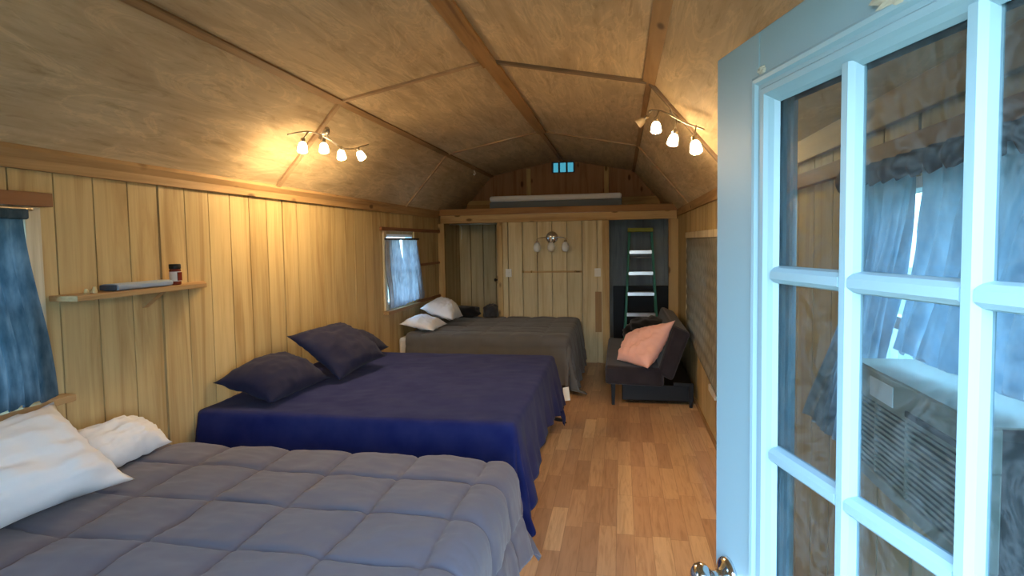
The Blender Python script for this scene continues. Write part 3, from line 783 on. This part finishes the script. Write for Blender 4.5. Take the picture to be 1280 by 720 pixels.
# ------------------------------------------------------------------ shelf and what is on it
t = thing('wall_shelf', 'plain pine shelf board on the left wall', 'shelf', (XL, 2.66, 1.43))
MB().prism([(XL, 2.20), (-2.36, 2.194), (-2.36, 3.02), (XL, 3.20)], 2, 1.418, 1.444).build('shelf_board', M['pine'], t, bevel=.003)
MB().prism([(XL, 1.417), (XL+.12, 1.417), (XL, 1.33)], 1, 2.72, 2.76).build('shelf_bracket', M['pine'], t)
t = thing('folded_cloth', 'flat folded blue-grey cloth lying on the shelf', 'cloth', (-2.44, 2.60, 1.445))
def roll(u, v):
    a = u*2*math.pi; y = 2.44+.35*v
    q = 1+.06*noise.noise(Vector((math.cos(a)*2, math.sin(a)*2, v*4)))
    return (-2.44+.055*q*math.copysign(abs(math.cos(a))**.6, math.cos(a)), y, 1.462+.0165*q*math.copysign(abs(math.sin(a))**.6, math.sin(a)))
mb = MB(); mb.grid(roll, 28, 20); bmesh.ops.remove_doubles(mb.bm, verts=mb.bm.verts, dist=1e-5); bmesh.ops.holes_fill(mb.bm, edges=mb.bm.edges)
mb.build('cloth', M['paper'], t, smooth=False)
MB().box(-2.485, -2.395, 2.428, 2.4395, 1.448, 1.474).build('fold_edge', M['papercut'], t, bevel=.003)
t = thing('candle_jar', 'small dark red jar with black lid on the shelf', 'jar', (-2.43, 2.86, 1.4445))
MB().lathe([(.026, 0), (.029, .004), (.029, .082), (.025, .088)], (-2.43, 2.86, 1.445), (0, 0, 1), 24).build('jar', M['jarred'], t, smooth=True)
MB().lathe([(.0292, .02), (.0297, .021), (.0297, .072), (.0292, .073)], (-2.43, 2.86, 1.445), (0, 0, 1), 24, closed=False).build('jar_label', M['jarlabel'], t, smooth=True)['label'] = 'pale paper label'
MB().lathe([(.029, .0885), (.030, .091), (.030, .112), (.026, .115)], (-2.43, 2.86, 1.445), (0, 0, 1), 24).build('lid', M['black'], t, smooth=True)['label'] = 'black lid'
MB().box(-2.405, -2.399, 2.845, 2.875, 1.468, 1.515).build('label_print', M['jarred'], t)
for i, (yy, xx, h_) in enumerate(((2.305, -2.43, .022), (2.33, -2.41, .030), (2.355, -2.45, .014))):
    lab = ('short pale wooden peg on the shelf, nearest its free end', 'tallest of the pale wooden pegs on the shelf', 'smallest pale wooden peg on the shelf, beside the folded cloth')[i]
    tag(MB().lathe([(.010, 0), (.012, .003), (.009, h_*.6), (.006, h_)], (xx, yy, 1.4445), (0, 0, 1), 12).build('wooden_peg', M['cork'], smooth=True), lab, 'peg', 'wooden pegs on the shelf')

# ------------------------------------------------------------------ curtains
def curtain(mb, x, s, top, bot, ztop, zbot, folds=7, amp=.018, seed=1, mid=None, nz=40, n=90):
    """sheet in the plane x; top=(y0,y1), bot=(y0,y1); s = direction into the room"""
    def fn(u, v):
        k = v*v*(3-2*v)
        y0 = top[0]*(1-k)+bot[0]*k; y1 = top[1]*(1-k)+bot[1]*k
        if mid: b = 4*v*(1-v); y0 += mid[0]*b; y1 += mid[1]*b
        uu = u+.03*math.sin(u*9+seed+v*2)
        y = y0+(y1-y0)*uu
        ph = u*folds*2*math.pi+seed+1.6*noise.noise(Vector((u*3, v*1.4, seed)))
        a = amp*(.35+.65*min(1, v*3)) * (1+.5*noise.noise(Vector((u*5, v*2, seed+9))))
        xx = x+s*a*(math.sin(ph)+.35*math.sin(2.3*ph+v*3))
        z = ztop+(zbot-ztop)*v+.012*math.sin(ph)*v
        return (xx, y, z)
    mb.grid(fn, n, nz)
t = thing('window_curtain', 'dark blue sheer curtain over the near left window', 'curtain', (XL+.07, 1.6, 1.84))
mb = MB(); curtain(mb, XL+.075, 1, (1.28, 2.06), (1.52, 2.15), 1.822, 1.00, 8, .016, 1.5); mb.build('curtain_panel', M['curtain_dark'], t, smooth=True)
MB().tube([(XL+.075, 1.05, 1.822), (XL+.075, 2.085, 1.822)], .007).build('curtain_rod', M['nickel'], t, smooth=True)
mb = MB(); mb.bar((XL+.072, 1.28, 1.80), (XL+.072, 2.06, 1.80), (.020, 0, 0), (0, 0, .022)); mb.build('curtain_heading', M['curtain_dark'], t, bevel=.008)
t = thing('window_curtain', 'pale slate curtain in two panels over the far left window', 'curtain', (XL+.07, 6.45, 1.75))
mb = MB(); curtain(mb, XL+.07, 1, (5.90, 6.30), (5.98, 6.46), 1.70, .95, 6, .016, 3.5); mb.build('curtain_panel', M['curtain_grey'], t, smooth=True)
mb = MB(); curtain(mb, XL+.075, 1, (6.36, 6.84), (6.46, 7.10), 1.70, .97, 6, .018, 6.1); mb.build('curtain_panel', M['curtain_grey'], t, smooth=True)
MB().tube([(XL+.07, 5.88, 1.705), (XL+.07, 6.92, 1.705)], .012).build('curtain_rod', M['papercut'], t, smooth=True)
t = thing('window_curtain', 'slate blue curtain in two panels over the air conditioner window, seen through the door glass', 'curtain', (XR-.06, 1.5, 1.84))
mb = MB(); curtain(mb, XR-.06, -1, (1.52, 1.90), (1.76, 2.27), 1.81, 1.00, 7, .020, 2.5, mid=(.03, -.16)); mb.build('curtain_panel', M['curtain'], t, smooth=True)
mb = MB(); curtain(mb, XR-.075, -1, (.88, 1.47), (1.02, 1.56), 1.81, 1.372, 8, .022, 4.4, mid=(0, -.06)); mb.build('curtain_panel', M['curtain'], t, smooth=True)
MB().tube([(XR-.06, .85, 1.822), (XR-.06, 1.955, 1.822)], .008).build('curtain_rod', M['nickel'], t, smooth=True)
def headfn(u, v):
    y = .87+1.08*u; z = 1.845-.055*v-.006*math.sin(u*90)*v
    return (XR-.075-.012*math.sin(v*math.pi)-.006*math.sin(u*90), y, z)
mb = MB(); mb.grid(headfn, 160, 6); mb.build('curtain_heading', M['curtain_head'], t, smooth=True, solid=.003)
# woven shade on the far right window
t = thing('roller_blind', 'grey woven blind with pale top rail on the right wall beyond the door', 'blind', (XR, 5.6, 1.70))
def shfn(u, v):
    y = 4.25+2.40*u; z = 1.665-1.06*v-.10*(1-u)**2*v
    return (XR-.030-.012*noise.noise(Vector((u*2.5, v*2.5, 3)))-.035*v*v*(1-u)-.004*math.sin(v*60), y, z)
mb = MB(); mb.grid(shfn, 60, 60); mb.build('blind_cloth', M['shade'], t, smooth=True, solid=.002)
MB().box(XR-.045, XR, 4.22, 6.67, 1.665, 1.725).build('top_rail', M['paleframe'], t, bevel=.004)
MB().box(XR-.035, XR-.0, 6.655, 6.69, .63, 1.664).build('side_rail', M['paleframe'], t, bevel=.003)
MB().box(XR-.03, XR, 4.70, 5.02, .40, .455).build('sill_bracket', M['whiteplastic'], t, bevel=.003)

# ------------------------------------------------------------------ air conditioner
ay0, ay1, az0, az1, ax = 1.06, 1.63, 1.065, 1.336, .585
t = thing('air_conditioner', 'beige louvered window air conditioner behind the door glass', 'air conditioner', (XR, 1.35, az0))
MB().box(ax+.022, XR+.25, ay0+.012, ay1-.012, az0+.01, az1-.008).build('casing', M['acdark'], t, bevel=.004)
mb = MB()
mb.box(ax, ax+.02, ay0, ay1, az1-.075, az1); mb.box(ax, ax+.02, ay0, ay1, az0, az0+.028)
mb.box(ax, ax+.02, ay0, ay0+.03, az0+.028, az1-.075); mb.box(ax, ax+.02, ay1-.03, ay1, az0+.028, az1-.075)
mb.box(ax+.003, ax+.016, 1.345, 1.357, az0+.028, az1-.075)
mb.box(ax+.003, ax+.016, 1.50, 1.508, az0+.028, az1-.075)
mb.build('front_frame', M['acplastic'], t, bevel=.003)
mb = MB()
k = 0
while az0+.036+k*.0125 < az1-.08:
    z = az0+.036+k*.0125
    mb.bar((ax+.010, ay0+.029, z), (ax+.010, ay1-.029, z), (.007, 0, -.0022), (.001, 0, .0026)); k += 1
mb.build('louver_grille', M['acplastic'], t)
MB().box(ax-.003, ax, 1.40, 1.52, az1-.062, az1-.016).build('control_panel', M['winwhite'], t, bevel=.002)
MB().box(ax-.004, ax, 1.12, 1.34, az1-.062, az1-.05).build('vent_slot', M['acdark'], t)
MB().box(ax+.0, XR, ay0, ay1, az1+.001, az1+.004).build('top_plate', M['acplastic'], t)
# ------------------------------------------------------------------ ladder
t = thing('step_ladder', 'green fibreglass step ladder with metal treads standing in the right doorway', 'ladder', (.26, 8.45, 0))
def lad(z, side):  # front rail x,y at height z
    k = z/1.8
    return Vector((.268+side*(.235*(1-k)+.150*k), 8.24+.22*k, z))
for s in (-1, 1):
    MB().bar(lad(0, s), lad(1.76, s), (.017, 0, 0), (0, .035, 0)).build('front_rail', M['green'], t, bevel=.003)
    a = Vector((.268+s*.245, 8.86, 0)); b = lad(1.76, s)+Vector((0, .09, 0))
    MB().bar(a, b, (.010, 0, 0), (0, .022, 0)).build('rear_rail', M['green'], t, bevel=.003)
for z in (.355, .64, .925, 1.21, 1.505):
    a, b = lad(z, -1), lad(z, 1)
    mb = MB().box(a.x+.012, b.x-.012, a.y-.045, a.y+.045, z-.004, z); mb.box(a.x+.012, b.x-.012, a.y-.049, a.y-.045, z-.045, z)
    mb.build('tread', M['alu'], t)
MB().box(.268-.175, .268+.175, 8.42, 8.60, 1.765, 1.82).build('top_cap', M['yellow'], t, bevel=.008)
for z in (.4, .9, 1.4):
    k = z/1.8
    MB().tube([(.268-.245*(1-k)-.15*k, 8.86-.35*k, z), (.268+.245*(1-k)+.15*k, 8.86-.35*k, z)], .010).build('rear_brace', M['alu'], t, smooth=True)
tag(MB().box(-.12, .70, 8.955, 9.035, .0, .965).build('dark_board', M['black'], bevel=.006), 'black board standing against the closet wall behind the ladder', 'board')

# ------------------------------------------------------------------ futon
t = thing('futon', 'dark grey fabric futon sofa with low black legs by the right wall', 'sofa', (.25, 6.7, 0))
FY0, FY1 = 5.88, 7.62
def cushion(pts, y0, y1, name, mat, bev=.03):
    MB().prism(pts, 1, y0, y1).build(name, mat, t, bevel=bev)
cushion([(-.165, .215), (.41, .200), (.41, .385), (-.165, .405)], FY0, FY1, 'seat', M['black_fab'])
cushion([(.345, .335), (.49, .255), (.665, .740), (.495, .815)], FY0, FY1, 'backrest', M['black_fab'], .035)
MB().box(.00, .70, FY0+.10, FY1-.05, .035, .198).build('storage_base', M['black'], t, bevel=.01)
MB().bar((.50, FY0+.03, .235), (.69, FY0+.03, .225), (0, .02, 0), (0, 0, .015)).build('side_rail', M['black'], t)
for (lx, ly) in ((-.085, FY0+.05), (.665, FY0+.03), (-.085, FY1-.05), (.665, FY1-.03)):
    MB().lathe([(.020, 0), (.032, .212)], (lx, ly, 0), (0, 0, 1), 4).build('leg', M['black'], t)
tag(pillow('pillow', M['pink'], (-.05, 6.06, .43), (.25, 5.76, .41), (.52, 5.92, .86), (.07, 6.30, .67), .25, 5.2, up=.42, wr=.022, pinch=.03),
    'pink pillow leaning on the futon backrest', 'pillow')
tag(blob('black_bundle', M['blackcloth'], (.30, 7.1, .565), (.24, .28, .17), 11, flat=.408, amp=.3), 'black bundle heaped on the futon behind the pink pillow', 'bundle')
